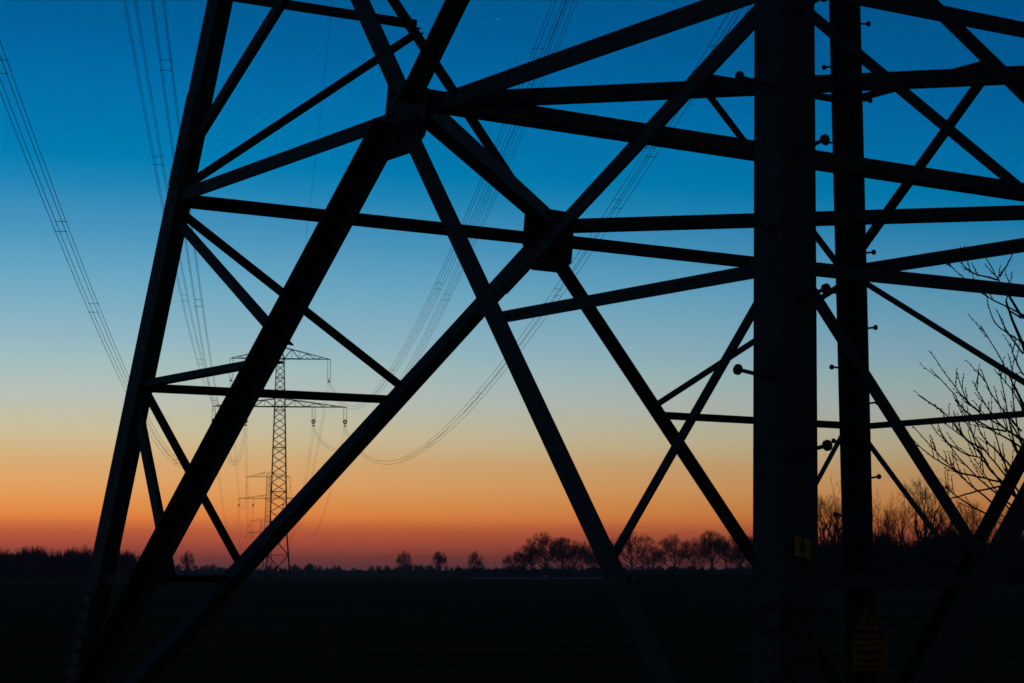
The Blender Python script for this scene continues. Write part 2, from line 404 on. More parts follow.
mb = MB()
for q4 in ([(-.012, .075), (.016, .075), (.004, .012), (-.026, .012)], [(-.010, .022), (.026, .022), (.000, -.035), (-.006, -.035)], [(-.020, -.030), (.012, -.030), (-.004, -.062), (-.004, -.062)]):
    mb.slab([g + Vector((x, 0, z)) for x, z in q4][::-1], Yc, 0.0048, 0.0056)
mb.build('lightning_bolt', M_BLACK, yt)
for zz in (z0 + .06, z1 - .06, z1 + .09):
    mb = MB()
    mb.plate(Vector((-0.02, 0, zz - .012)), Vector((-0.02, 0, zz + .012)), X, -.10, .10, Yc, -0.012, -0.001)
    mb.plate(Vector((-0.02, 0, zz - .012)), Vector((-0.02, 0, zz + .012)), X, -.015, .015, Yc, -0.19, -0.012)
    mb.build('bracket', M_STEEL, ws)

# ------------------------------------------------------------------ the pylons in the distance
def prof(z):
    pts = ((0, 2.40), (9.2, 1.62), (23.4, 1.26), (33.4, 1.00), (42.7, 0.72), (45.0, 0.10))
    for (a, wa), (b, wb) in zip(pts, pts[1:]):
        if z <= b: return wa + (wb - wa)*(z - a)/(b - a)
    return 0.1
ARM_DIR = 0.115
def make_pylon(name, label, group, x, y):
    root = thing(name, label, 'electricity pylon', (x, y, 0), group)
    rot = 0.13
    def corner(k, z):
        w = prof(z)*1.414; a = rot + math.pi/4 + k*math.pi/2
        return Vector((w*math.cos(a), w*math.sin(a), z))
    levels = [0, 5.0, 9.2]
    z = 9.2
    while z < 42.5:
        z += max(1.25, prof(z)*1.28); levels.append(min(z, 42.7))
    if levels[-1] - levels[-2] < 0.6: levels.pop(-2)
    for k in range(4):
        mb = MB(); zs = [0, 9.2, 23.4, 33.4, 42.7, 45.0]
        for a, b in zip(zs, zs[1:]): mb.tube(corner(k, a), corner(k, b), 0.14, 0.14 if b < 40 else .1, n=4)
        mb.build('leg', M_FAR, root)
    mb = MB()
    for i, (a, b) in enumerate(zip(levels, levels[1:])):
        for k in range(4):
            r = 0.07 if a < 9 else 0.048
            mb.tube(corner(k, a), corner((k+1) % 4, b), r, n=3); mb.tube(corner((k+1) % 4, a), corner(k, b), r, n=3)
            if i in (0, 1, 2) or i % 5 == 0: mb.tube(corner(k, b), corner((k+1) % 4, b), 0.06, n=3)
    mb.build('lattice_bracing', M_FAR, root)
    ax = Vector((1, ARM_DIR, 0)).normalized(); ay = Vector((-ax.y, ax.x, 0))
    for zb, half, rise, hang in ((42.8, 9.6, 2.2, ((9.4, 3.9, 0),)), (33.5, 12.8, 1.5, ((12.6, 2.5, 1), (6.5, 2.5, 1)))):
        arm = MB(); w = prof(zb)
        def cp(t, yy, top):   # t 0 at body .. 1 at tip
            wid = w*(1 - t)*0.95
            return ax*(sgn*(w + (half - w)*t)) + ay*(yy*wid) + Vector((0, 0, zb + (rise*(1 - t) if top else 0)))
        for sgn in (-1, 1):
            n = 6
            for yy in (-1, 1):
                arm.tube(cp(0, yy, 0), cp(1, yy, 0), 0.10, n=4); arm.tube(cp(0, yy, 1), cp(1, yy, 0), 0.08, n=4)
                for i in range(n):
                    t0, t1 = i/n, (i+1)/n
                    if i % 2 == 0: arm.tube(cp(t0, yy, 0), cp(t1, yy, 1), 0.05, n=3)
                    else: arm.tube(cp(t0, yy, 1), cp(t1, yy, 0), 0.05, n=3)
                    if i: arm.tube(cp(t0, yy, 0), cp(t0, yy, 1), 0.04, n=3)
            for i in range(n): arm.tube(cp(i/n, -1, 0), cp((i+1)/n, 1, 0), 0.04, n=3)
        for yy in (-1, 1): arm.tube(ax*(-w) + ay*(yy*w*.95) + Vector((0, 0, zb)), ax*w + ay*(yy*w*.95) + Vector((0, 0, zb)), 0.10, n=4)
        a_ = arm.build('crossarm', M_FAR, root)
        for off, ln, rg in hang:
            for sgn in (-1, 1):
                ins = MB(); c0 = ax*(sgn*off) + Vector((0, 0, zb))
                for s in (-.28, .28):
                    ins.tube(c0 + ax*s, c0 + ax*(s*(.9 if not rg else 1)) - Vector((0, 0, ln)), 0.045, n=5)
                    for k in range(int(ln/0.16)): pass
                ins.tube(c0 - ax*.34 - Vector((0, 0, ln)), c0 + ax*.34 - Vector((0, 0, ln)), 0.06, n=4)
                io = ins.build('insulator', M_GLAZE, root)
                if rg:
                    rb = MB(); rb.ring(c0 - Vector((0, 0, ln + .32)), 0.33, 0.125, Vector((.25, 1, 0)), 14, 5); rb.build('arcing_ring', M_FAR, io)
                yk = MB(); yk.tube(c0 - Vector((0, 0, ln)), c0 - Vector((0, 0, ln + (1.15 if rg else .45))), 0.07, n=5, cap=True)
                yk.box(c0 - Vector((0, 0, ln + (1.15 if rg else .45))), .5, .5, .22); yk.build('conductor_clamp', M_FAR, io)
    for k in range(4):
        c = corner(k, 0); ft = MB(); ft.box((c.x, c.y, 0.0), .7, .7, .3); ft.build('footing', M_CONC, root)
    return root
PY = [(at(279.2, 400), 400.0), (at(268.8, 900), 900.0), (at(262.3, 1680), 1680.0)]
PG = 'pylons of the power line receding into the sunset'
pyl = make_pylon('electricity_pylon', 'nearest of the receding pylons, a tall slim lattice mast with two long crossarms', PG, *PY[0])
for (x, y), lb in zip(PY[1:], ('middle pylon of the receding line, half as tall as the one in front', 'farthest and smallest pylon low over the horizon behind the two others')):
    c = copy_tree(pyl); c.location = (x, y, 0); c['label'] = lb

# ------------------------------------------------------------------ conductors
def sagcurve(A, B, sag, n, t0=0.0, t1=1.0):
    A, B = Vector(A), Vector(B)
    out = []
    for i in range(n + 1):
        t = t0 + (t1 - t0)*i/n
        p = A + (B - A)*t; p.z -= 4*sag*t*(1 - t); out.append(p)
    return out
def bundle(name, label, A, B, sag, spacers, group, quad=True, r=0.0125, n=56):
    root = thing(name, label, 'power line', A, group)
    A, B = Vector(A), Vector(B); hd = (B - A); hd.z = 0; hd.normalize(); sd = Vector((hd.y, -hd.x, 0))
    offs = [sd*(sx*.2) + UP*(sz*.2) for sx in (-1, 1) for sz in (-1, 1)] if quad else [Vector((0, 0, 0))]
    for o in offs:
        mb = MB(); mb.path([x + o - A for x in sagcurve(A, B, sag, n)], r, 4)
        mb.build('conductor', M_WIRE, root)
    for t in spacers:
        P = sagcurve(A, B, sag, 1, t, t)[0] - A
        for sz in (-.2, .2):
            mb = MB()
            mb.tube(P + sd*-.24 + UP*sz, P + sd*.24 + UP*sz, 0.012, n=5, cap=True)
            for s in (-.2, .2): mb.tube(P + sd*s + UP*sz - hd*.07, P + sd*s + UP*sz + hd*.07, 0.019, n=6, cap=True)
            mb.build('spacer', M_FAR, root)
    return root
WG = 'conductor bundles strung between the near tower and the first pylon'
NEAR = [
 ('power_line', 'bundle of thin conductors slanting down the open sky at the left edge', [-9.27, 13.0, 20.94], [-57.58, 400.0, 29.96], 12.84, [0.122, 0.174, 0.219, .30, .5]),
 ('power_line', 'fainter left pair of the two steep wire bundles beside the left leg', [-6.66, 13.0, 29.25], [-54.33, 400.0, 38.09], 13.25, [0.228, 0.332, 0.436]),
 ('power_line', 'darker right pair of the two steep wire bundles beside the left leg', [-5.52, 13.0, 29.47], [-51.5, 400.0, 29.38], 15.37, [0.167, 0.275, 0.377, .5]),
 ('power_line', 'left one of the two bundles crossing behind the middle gusset plates to the upper crossarm', [9.56, 13.0, 30.72], [-35.39, 400.0, 38.48], 14.34, [0.188, 0.322, 0.459]),
 ('power_line', 'right one of the two bundles crossing behind the middle gusset plates to the lower crossarm', [14.11, 13.0, 44.01], [-38.38, 400.0, 29.38], 18.09, [0.233, 0.362, .5]),
 ('power_line', 'bundle sagging in a long curve from beside the thick leg to low over the field', [15.85, 13.0, 30.45], [-32.31, 400.0, 29.38], 15.59, [0.168, 0.201, 0.223, 0.274, 0.382, 0.502]),
]
for nm, lb, A, B, s, sp in NEAR: bundle(nm, lb, A, B, s, sp, WG)
bundle('earth_wire', 'single faint wire running almost straight up between the left leg and the gusset plate', [1.6, 13.0, 37.65], [-45.13, 400.0, 44.9], 14.5, [], None, False, 0.010)
def far_span(i, group, lbs):
    (x0, y0), (x1, y1) = PY[i], PY[i+1]
    ax = Vector((1, ARM_DIR, 0)).normalized()
    for (off, z, s), lb in zip(((-12.6, 29.6, 17), (-6.5, 29.6, 17), (-9.4, 38.3, 16), (9.4, 38.3, 16), (6.5, 29.6, 17), (12.6, 29.6, 17)), lbs):
        A = Vector((x0, y0, z)) + ax*off; B = Vector((x1, y1, z)) + ax*off
        root = thing('power_line', lb, 'power line', A, group)
        for sx in (-.2, .2):
            mb = MB(); mb.path([p - A + Vector((sx, 0, 0)) for p in sagcurve(A, B, s*(1 if i == 0 else 1.25), 30)], 0.022, 3)
            mb.build('conductor', M_WIRE, root)
far_span(0, 'conductors between the first and the second pylon', [
 'faint wires from the left tip of the first pylon lower crossarm onward', 'faint wires from the inner left insulator of the first pylon onward',
 'faint wires from the left tip of the first pylon upper crossarm onward', 'faint wires from the right tip of the first pylon upper crossarm onward',
 'faint wires from the inner right insulator of the first pylon onward', 'faint wires dipping low right of the first pylon, hung from its outer right insulator'])
far_span(1, 'conductors between the second and the third pylon', ['hair thin far wires between the middle and the farthest pylon']*6)

# ------------------------------------------------------------------ ground
def sheet(name, x0, x1, y0, y1, z, mat, kind='structure'):
    me = bpy.data.meshes.new(name); me.from_pydata([(x0, y0, z), (x1, y0, z), (x1, y1, z), (x0, y1, z)], [], [(0, 1, 2, 3)]); me.materials.append(mat)
    o = linkobj(name, me); o['kind'] = kind; return o
gm = material('field_soil', (0.02, 0.03, 0.02), 1.0, 0.0, spec=0.0)
nt = gm.node_tree; b = nt.nodes['Principled BSDF']
tc = nt.nodes.new('ShaderNodeTexCoord'); mp = nt.nodes.new('ShaderNodeMapping'); mp.inputs['Scale'].default_value = (0.05, 0.35, 1)
n1 = nt.nodes.new('ShaderNodeTexNoise'); n1.inputs['Scale'].default_value = 1.0; n1.inputs['Detail'].default_value = 8; n1.inputs['Roughness'].default_value = .7
r1 = nt.nodes.new('ShaderNodeValToRGB')
r1.color_ramp.elements[0].position = .32; r1.color_ramp.elements[0].color = (0.014, 0.019, 0.011, 1)
r1.color_ramp.elements[1].position = .72; r1.color_ramp.elements[1].color = (0.062, 0.082, 0.036, 1)
n2 = nt.nodes.new('ShaderNodeTexNoise'); n2.inputs['Scale'].default_value = 3.0; n2.inputs['Detail'].default_value = 8
bp = nt.nodes.new('ShaderNodeBump'); bp.inputs['Strength'].default_value = 1.0; bp.inputs['Distance'].default_value = .12
for a, c in ((tc.outputs['Object'], mp.inputs['Vector']), (mp.outputs['Vector'], n1.inputs['Vector']), (n1.outputs['Fac'], r1.inputs['Fac']),
             (r1.outputs['Color'], b.inputs['Base Color']), (tc.outputs['Object'], n2.inputs['Vector']), (n2.outputs['Fac'], bp.inputs['Height']), (bp.outputs['Normal'], b.inputs['Normal'])):
    nt.links.new(a, c)
sheet('ground', -1500, 1500, -150, 2600, 0.0, gm)
wm = material('pale_track', (0.22, 0.14, 0.15), 1.0, 0.0, (.3, (0.14, 0.09, 0.10), .35, .7), spec=0.0)
sheet('track', at(470, 650), at(606, 650), 590, 730, 0.02, wm)

# ------------------------------------------------------------------ winter trees
def rot_about(v, axis, a): return Matrix.Rotation(a, 3, axis) @ v
def grow_tree(seed, H, trunk_h, spread, levels=5, tip=0.022, bias=0.18, density=1.0, sweep=0.62, dome=None):
    """skeleton of a bare tree: trunk pieces and branch pieces (p, q, r0, r1)"""
    rng = random.Random(seed); trunk = []; br = []
    def limb(p, d, length, r, lv):
        n = 3 if lv < 2 else 2
        pts = [p]; dd = d.copy(); r_end = max(tip, r*0.45)
        for k in range(n):
            j = Vector((rng.uniform(-1, 1), rng.uniform(-1, 1), rng.uniform(-.6, 1)))*((.16 + .05*lv) if not dome else (.13 + .035*lv))
            dd = (dd + j + Vector((0, 0, bias))).normalized()
            q = pts[-1] + dd*(length/n)
            if dome:
                e = math.hypot(q.x, q.y)/(dome[2]*H), (q.z - dome[0]*H)/(dome[1]*H)
                if e[0]*e[0] + e[1]*e[1] > rng.uniform(.82, 1.06): n = k; break
            ra = r + (r_end - r)*k/n; rb = r + (r_end - r)*(k+1)/n
            br.append((pts[-1], q, ra, rb, lv)); pts.append(q)
        n = len(pts) - 1
        if lv >= levels or n < 1: return
        m = max(2, int((5 if lv == 0 else 4 if lv < (3 if not dome else 4) else 3)*density))
        for i in range(m):
            t = rng.uniform(.28, 1.0) if i else 1.0
            x = t*n; k = max(0, min(int(x), n-1)); pp = pts[k].lerp(pts[k+1], x - k)
            base = (pts[k+1] - pts[k]).normalized()
            ax = base.orthogonal().normalized(); ax = rot_about(ax, base, rng.uniform(0, 6.283))
            nd = rot_about(base, ax, rng.uniform(.35, .95) if i else rng.uniform(.05, .3))
            limb(pp, nd, length*sweep*rng.uniform(.75, 1.15), max(tip, (r + (r_end - r)*t)*.62), lv + 1)
    x = Vector((0, 0, 0)); R = H*0.020; nt_ = 4
    top = H*(trunk_h + .25)
    for k in range(nt_):
        q = Vector((rng.uniform(-1, 1)*.012*H, rng.uniform(-1, 1)*.012*H, top*(k+1)/nt_))
        trunk.append((x, q, R*(1.25 if k == 0 else 1)*(1 - .16*k), R*(1 - .16*(k+1)))); x = q
    nl = 9
    for i in range(nl):
        z = H*(trunk_h + .24*i/nl); a = i*2.4 + rng.uniform(-.4, .4)
        up = .55 + .9*i/nl
        d = Vector((math.cos(a)*spread, math.sin(a)*spread, up)).normalized()
        limb(Vector((0, 0, z)), d, H*(.30 if not dome else .34)*rng.uniform(.85, 1.1), R*.55, 1)
    limb(x, Vector((0, 0, 1)), H*.28, R*.5, 1)
    zs = sorted(s[1].z for s in br); zmax = zs[int(len(zs)*(.985 if not dome else .9995))]; k = H/zmax
    trunk = [(a*k, b_*k, r, s) for a, b_, r, s in trunk]; br = [(a*k, b_*k, r, s, l) for a, b_, r, s, l in br]
    return trunk, br
def meshes(sk, thick=1.0, lod=3):
    trunk, br = sk; t = MB(); c = MB()
    for a, b, r, s in trunk: t.tube(a, b, r*thick, s*thick, n=7)
    for a, b, r, s, l in br: c.tube(a, b, r*thick, s*thick, n=4 if l < 3 else lod)
    tm, cm = t.mesh('trunk'), c.mesh('crown'); tm.materials.append(M_BARK); cm.materials.append(M_TWIG)
    return tm, cm
# unit kinds are modelled 12 m tall and scaled per tree
KINDS = {
 'round': [meshes(grow_tree(s, 12, .16, 1.15, 5, .016, .05, 1.25, .68, (.57, .44, .50))) for s in (11, 12, 13)],
 'tall': [meshes(grow_tree(s, 12, .18, .80, 5, .016, .10, 1.25, .68, (.57, .45, .36))) for s in (21, 22)],
 'open': [meshes(grow_tree(s, 12, .14, .85, 5, .008, .13, 1.0, .66, (.57, .45, .42)), 1.35) for s in (41, 42)],
 'airy': [meshes(grow_tree(s, 12, .10, .60, 5, .013, .30, .95, .64)) for s in (31, 32)],
}
def tree(px, top, dist, kind, var, label, width=1.0, rz=0.0, group=None, name='bare_tree'):
    h = tall(top, dist); x = at(px, dist)
    o = thing(name, label, 'tree', (x, dist, 0), group); o.scale = (h/12*width, h/12*width, h/12); o.rotation_euler = (0, 0, rz)
    tm, cm = KINDS[kind][var]
    linkobj('trunk', tm, o); linkobj('crown', cm, o)
    return o
tree(189, 550, 640, 'round', 1, 'small round lone bare tree on the horizon left of the far pylon', .55)
tree(405, 550, 800, 'round', 1, 'leftmost of the three small isolated bare trees at mid horizon', .66, 1.0)
tree(440, 551, 800, 'tall', 1, 'middle one of the three small isolated bare trees at mid horizon', .9, 2.0)
tree(476, 551, 780, 'round', 0, 'rightmost of the three small isolated bare trees, nearest the tree cluster', .70, 3.0)
tree(518, 551, 720, 'round', 1, 'low rounded bare tree at the left foot of the largest tree on the horizon', 1.3, .5)
tree(532, 543, 700, 'round', 2, 'medium bare tree leaning against the left side of the largest horizon tree', 1.1, 1.5)
tree(546, 532, 690, 'round', 0, 'largest broad domed bare tree of the mid horizon cluster', 1.12, 2.5)
tree(562, 537, 700, 'tall', 0, 'slimmer bare tree directly right of the largest domed tree', 1.1, .4)
tree(573, 540, 710, 'round', 1, 'bare tree on the right shoulder of the mid horizon cluster', .85, 4.0)
tree(587, 541, 700, 'round', 2, 'bare tree partly hidden by the thick brace at the right end of the cluster', 1.0, 5.0)
tree(600, 545, 720, 'round', 0, 'low bare tree just right of the thick brace foot on the horizon', 1.0, 1.2)
tree(631, 530.5, 680, 'round', 1, 'wide spreading bare tree crossed by the thin brace left of the row', 1.22, .2)
tree(652, 547, 700, 'round', 2, 'small dark bushy tree in the gap between the spreading tree and the row', .95, 2.2)
ROWG = 'row of bare trees left of the thick leg'
tree(674, 534, 680, 'round', 0, 'first bare tree from the left in the row beside the thick leg', .95, 3.2, ROWG)
tree(692, 537, 690, 'round', 1, 'second bare tree from the left in the row beside the thick leg', .9, 4.2, ROWG)
tree(711, 530, 680, 'tall', 1, 'third and tallest bare tree in the row beside the thick leg', 1.15, 1.1, ROWG)
tree(725, 536, 690, 'round', 2, 'fourth bare tree in the row, just left of the crossing brace', .85, 5.2, ROWG)
tree(739, 533, 685, 'tall', 0, 'fifth bare tree in the row, behind the brace near the thick leg', 1.2, 2.4, ROWG)
tree(752, 536, 690, 'round', 0, 'last bare tree in the row, half hidden by the thick leg', .9, 0.7, ROWG)
GAPG = 'bare trees seen in the gap between the two upright legs'
tree(823, 493, 340, 'open', 0, 'left bare tree in the narrow gap between the two upright legs', .8, .3, GAPG)
tree(838, 487, 330, 'airy', 1, 'right bare tree in the narrow gap, its crown cut by the far leg', 1.25, 1.9, GAPG)
tree(879, 495, 330, 'airy', 0, 'upright bare tree touching the right edge of the far upright leg', .8, 2.9)
tree(898, 506, 320, 'open', 0, 'short rounded bare tree between the far leg and the tallest tree', .8, 3.3)
tree(923, 477, 300, 'open', 1, 'tallest bare tree of the right thicket with a narrow domed crown', .95, .9)
tree(944, 507, 310, 'open', 1, 'bare tree behind the crossing of the two right braces', .75, 1.3)
tree(968, 500, 300, 'open', 0, 'bare tree in the angle above the right brace junction', .8, 4.4)
tree(1002, 506, 290, 'open', 1, 'bare tree at the right edge behind the overhanging twigs', .9, 5.5)

# masses of undergrowth and woodland that read as one
def mass(name, x0p, x1p, dist, top_fn, count, seed, label, depth=30, thick=1.0, tip=.02, levels=3):
    rng = random.Random(seed); mb = MB()
    kinds = []
    for s in range(5):
        t, b = grow_tree(seed*7 + s, 1.0, rng.uniform(.05, .22), rng.uniform(.6, 1.0), levels, .0028, .25)
        kinds.append([(a, q, r, e) for a, q, r, e in t] + [(a, q, r, e) for a, q, r, e, l in b])
    for i in range(count):
        px = rng.uniform(x0p, x1p); d = dist + rng.uniform(-depth, depth)
        h = max(.6, tall(top_fn(px) + rng.uniform(-1, 1)*1.2, d)*rng.uniform(.72, 1.03)); wd = h*rng.uniform(.8, 1.25)
        x = at(px, d); k = kinds[rng.randrange(5)]; a = rng.uniform(0, 6.28); ca, sa = math.cos(a), math.sin(a)
        for p, q, r0, r1 in k:
            P = Vector((x + (p.x*ca - p.y*sa)*wd, d + (p.x*sa + p.y*ca)*wd, p.z*h)); Q = Vector((x + (q.x*ca - q.y*sa)*wd, d + (q.x*sa + q.y*ca)*wd, q.z*h))
            mb.tube(P, Q, max(r0*h*thick, tip), max(r1*h*thick, tip), n=3)
    o = mb.build(name, M_TWIG); tag(o, label, None, None, 'stuff'); return o
def ridge(name, x0p, x1p, dist, top_fn, seed, label, depth=8.0, jag=.25, step=1.2):
    """a low hedge bank: lumpy solid strip of scrub"""
    rng = random.Random(seed); mb = MB(); n = int((x1p - x0p)/step); prof_n = 7; rows = []
    for i in range(n + 1):
        px = x0p + (x1p - x0p)*i/n; h = max(.4, EYE + (tall(top_fn(px), dist) - EYE)*(1 + rng.uniform(-jag, jag))); x = at(px, dist)
        for k in range(prof_n + 1):
            t = math.pi*k/prof_n
            mb.v.append((x + rng.uniform(-.15, .15)*step, dist - math.cos(t)*depth*rng.uniform(.85, 1.1), max(-.05, math.sin(t)**.6*h*rng.uniform(.9, 1.05) if 0 < k < prof_n else -.05)))
    m = prof_n + 1
    for i in range(n):
        for k in range(prof_n): mb.f.append((i*m+k, (i+1)*m+k, (i+1)*m+k+1, i*m+k+1))
    o = mb.build(name, M_SCRUB); tag(o, label, None, None, 'stuff'); return o
def wave(base, amp, f1, f2, ph=0.0):
    return lambda px: base + amp*(.6*math.sin(px*f1 + ph) + .4*math.sin(px*f2 + 1.7*ph + 1))
lw = lambda px: 549.5 + 2.2*math.sin(px*.13) + 1.3*math.sin(px*.41) + (max(0, px - 118)*.35)
mass('woodland', -60, 140, 560, lw, 230, 5, 'dark wood of bare trees along the horizon at the left edge', 40, 1.2, .03)
ridge('woodland_undergrowth', -60, 140, 560, lambda px: 561 + 1.5*math.sin(px*.2) + max(0, px - 120)*.4, 6, 'solid dark undergrowth of the left wood', 20)
mass('distant_treeline', 120, 760, 1250, wave(565.2, 2.2, .055, .19, .4), 240, 8, 'low line of distant bare trees along the whole horizon', 120, 1.5, .05)
ridge('distant_hedgerow', 110, 790, 1150, wave(569.8, .9, .07, .23, .9), 9, 'low dark hedgerow on the horizon', 15, .3)
ridge('near_hedgerow', 455, 800, 820, wave(569.5, 1.0, .09, .31, .2), 10, 'dark hedge bank at the feet of the horizon trees', 10, .3)
mass('field_scrub', 470, 800, 700, wave(566.5, 1.8, .08, .27, .1), 60, 12, 'thin scrub between the horizon trees', 40, 1.2, .025)
tk = lambda px: 541 + 5*math.sin(px*.07 + 1) + 3*math.sin(px*.19)
mass('thicket', 800, 1130, 310, lambda px: tk(px) - 6, 420, 14, 'tangled bare thicket at right below the trees', 18, 1.0, .013)
ridge('thicket_undergrowth', 795, 1150, 320, lambda px: 558 + 2.0*math.sin(px*.11), 15, 'solid dark undergrowth under the right thicket', 10, .22, 1.0)

# ------------------------------------------------------------------ overhanging twigs of the near tree at the right edge
TZ = 18.6
LIMBS = [
 ([(1088, 756), (1078, 660), (1062, 590), (1040, 530), (1018, 500), (1000, 483)], .050, .012),
 ([(1062, 590), (1052, 520), (1040, 460), (1030, 430), (1024, 404), (1016, 386)], .030, .010),
 ([(1052, 520), (1046, 440), (1036, 380), (1026, 345), (1016, 320), (1010, 300)], .026, .009),
 ([(1078, 660), (1064, 540), (1056, 420), (1046, 350), (1034, 322), (1024, 314), (1007, 284)], .034, .010),
]
TWIGS = [
 [(1030, 447), (1007, 430), (978, 411), (957, 388), (934, 354)], [(1007, 432), (987, 427), (963, 408), (956, 395), (935, 372)],
 [(987, 452), (966, 439), (945.6, 414), (924.5, 399)], [(987, 421), (981, 413), (967.5, 399), (960, 376)],
 [(1026, 406), (1016, 386), (1002.6, 358), (986, 328)], [(1030, 344), (1016, 336.5), (998, 322), (992, 301)],
 [(1030, 316), (1024, 313), (991, 295.6), (969, 278), (953, 263)], [(1004, 279), (978, 272), (965.5, 260.5)],
 [(1007, 284), (1002.6, 278), (991, 256)], [(1004, 276), (1012, 264), (1018.7, 251.7)], [(1026, 318), (1011, 307), (1013, 290), (1017, 273.6)],
 [(1026, 354), (1008.5, 328), (1004, 316)], [(1022, 432), (1001, 407), (989.5, 389)], [(1026, 418), (1018.7, 398), (1002.6, 376)],
 [(1004, 484), (980, 478), (961.5, 474), (951, 467), (931, 447), (912, 425)], [(962, 475), (939, 462), (917, 445.6)],
 [(1002, 483), (992, 473), (980, 459), (963.5, 454), (944.5, 440.5), (931, 424)], [(988, 465), (976, 449), (961.5, 436), (944, 423)],
 [(1002, 485), (990, 469), (977, 447), (970, 424), (964, 406)], [(1026, 451), (1002, 436), (982, 426), (970, 420)], [(1012, 469), (996, 451), (984, 438), (976, 420)],
 [(992, 504), (976, 491), (959, 475), (950, 462)], [(1000, 487), (976, 492), (953, 498), (944, 499)], [(990, 517), (972, 508), (955, 496), (944, 488)],
 [(1030, 500), (1012, 520), (1000, 516)], [(1030, 470), (1016, 452), (1008, 430)], [(1030, 380), (1020, 366), (1014, 346)], [(1016, 500), (1006, 470), (1003, 448)],
 [(1032, 520), (1010, 478), (996, 436), (990, 405)], [(1034, 500), (1014, 440), (1006, 396), (1002, 372)], [(1030, 462), (1012, 424), (994, 396), (984, 372)],
 [(1024, 500), (1000, 470), (974, 436), (958, 402)], [(1018, 512), (990, 490), (962, 462), (940, 432)], [(1034, 480), (1020, 436), (1014, 392), (1016, 362)],
 [(1024, 440), (1004, 428), (986, 404), (976, 384)], [(1030, 540), (1008, 510), (990, 484), (976, 462)],
]
def pt(q, dy): return Vector((at(q[0], TZ + dy), TZ + dy, tall(q[1], TZ + dy)))
bt = thing('budding_tree', 'thin upright twigs with buds of a young tree reaching in at the right edge', 'tree', pt((1088, 756), 0))
base = Vector(bt.location); rng = random.Random(77)
mb = MB()
for pts, r0, r1 in LIMBS:
    n = len(pts); mb.path([pt(q, 0.05*k) - base for k, q in enumerate(pts)], [r0 + (r1 - r0)*k/(n-1) for k in range(n)], 7)
mb.build('trunk', M_BARK, bt)
mb = MB()
def smooth(P, n=4):
    out = []
    for i in range(len(P) - 1):
        p0, p1, p2, p3 = P[max(i-1, 0)], P[i], P[i+1], P[min(i+2, len(P)-1)]
        for k in range(n):
            t = k/n
            out.append(.5*((2*p1) + (p2 - p0)*t + (2*p0 - 5*p1 + 4*p2 - p3)*t*t + (3*p1 - p0 - 3*p2 + p3)*t*t*t))
    return out + [P[-1]]
def bud(x, d, s):
    mb.tube(x, x + d*s*.5, .0022, .0052, n=5); mb.tube(x + d*s*.5, x + d*s, .0052, .0008, n=5)
for pts in TWIGS:
    dy0 = rng.uniform(-.25, .4)
    P = smooth([pt(q, dy0*k/len(pts)) - base for k, q in enumerate(pts)], 5)
    n = len(P); jit = [Vector((rng.uniform(-1, 1), rng.uniform(-1, 1), rng.uniform(-1, 1)))*.0035 for _ in P]
    P = [a + b_ for a, b_ in zip(P, jit)]
    R = [.0098 - (.0098 - .0036)*k/(n-1) for k in range(n)]
    mb.path(P, R, 5)
    for k in range(2, n):
        d = (P[k] - P[k-1]).normalized()
        for _ in range(1):
            s = d.orthogonal().normalized(); s = rot_about(s, d, rng.uniform(0, 6.28))
            bud(P[k], (d*.8 + s*.7).normalized(), rng.uniform(.014, .024))
        if rng.random() < .28 and 3 < k < n - 1:
            s = rot_about(d.orthogonal().normalized(), d, rng.uniform(0, 6.28)); e = (d*.75 + s*.6 + Vector((0, 0, .45))).normalized(); L = rng.uniform(.08, .22)
            Q = [P[k] + e*(L*t/4) + Vector((0, 0, .02*t*t/16)) for t in range(5)]
            mb.path(Q, [.005, .0045, .004, .0035, .003], 4)
            for x in Q[1:]:
                s2 = rot_about(e.orthogonal().normalized(), e, rng.uniform(0, 6.28)); bud(x, (e + s2*.6).normalized(), .024)
    bud(P[-1], (P[-1] - P[-2]).normalized(), .04)
mb.build('crown', M_BARK, bt)

# ------------------------------------------------------------------ wire fence across the field
FZ = 36.0
fence = thing('wire_fence', 'low field fence of weathered wooden posts and sagging wires in the dark foreground', 'fence', (at(327, FZ), FZ, 0))
xs = [at(327 + 108*k, FZ) - at(327, FZ) for k in range(-4, 8)]
rng = random.Random(9); tops = []
for x in xs:
    mb = MB(); h = rng.uniform(.72, .86); lean = rng.uniform(-.05, .05)
    mb.tube((x, 0, -.2), (x + lean*.5, 0, h*.5), .055, .05, n=8, cap=True); mb.tube((x + lean*.5, 0, h*.5), (x + lean, 0, h), .05, .047, n=8, cap=True)
    mb.build('post', M_POST, fence); tops.append((x + lean, h))
for f in (.92, .55, .25):
    mb = MB(); pts = []
    for (x, h), (x2, h2) in zip(tops, tops[1:]):
        for k in range(4):
            t = k/4; pts.append((x + (x2 - x)*t, -.062, (h + (h2 - h)*t)*f - .03*4*t*(1 - t)))
    mb.path(pts, .004, 4); mb.build('fence_wire', M_FAR, fence)

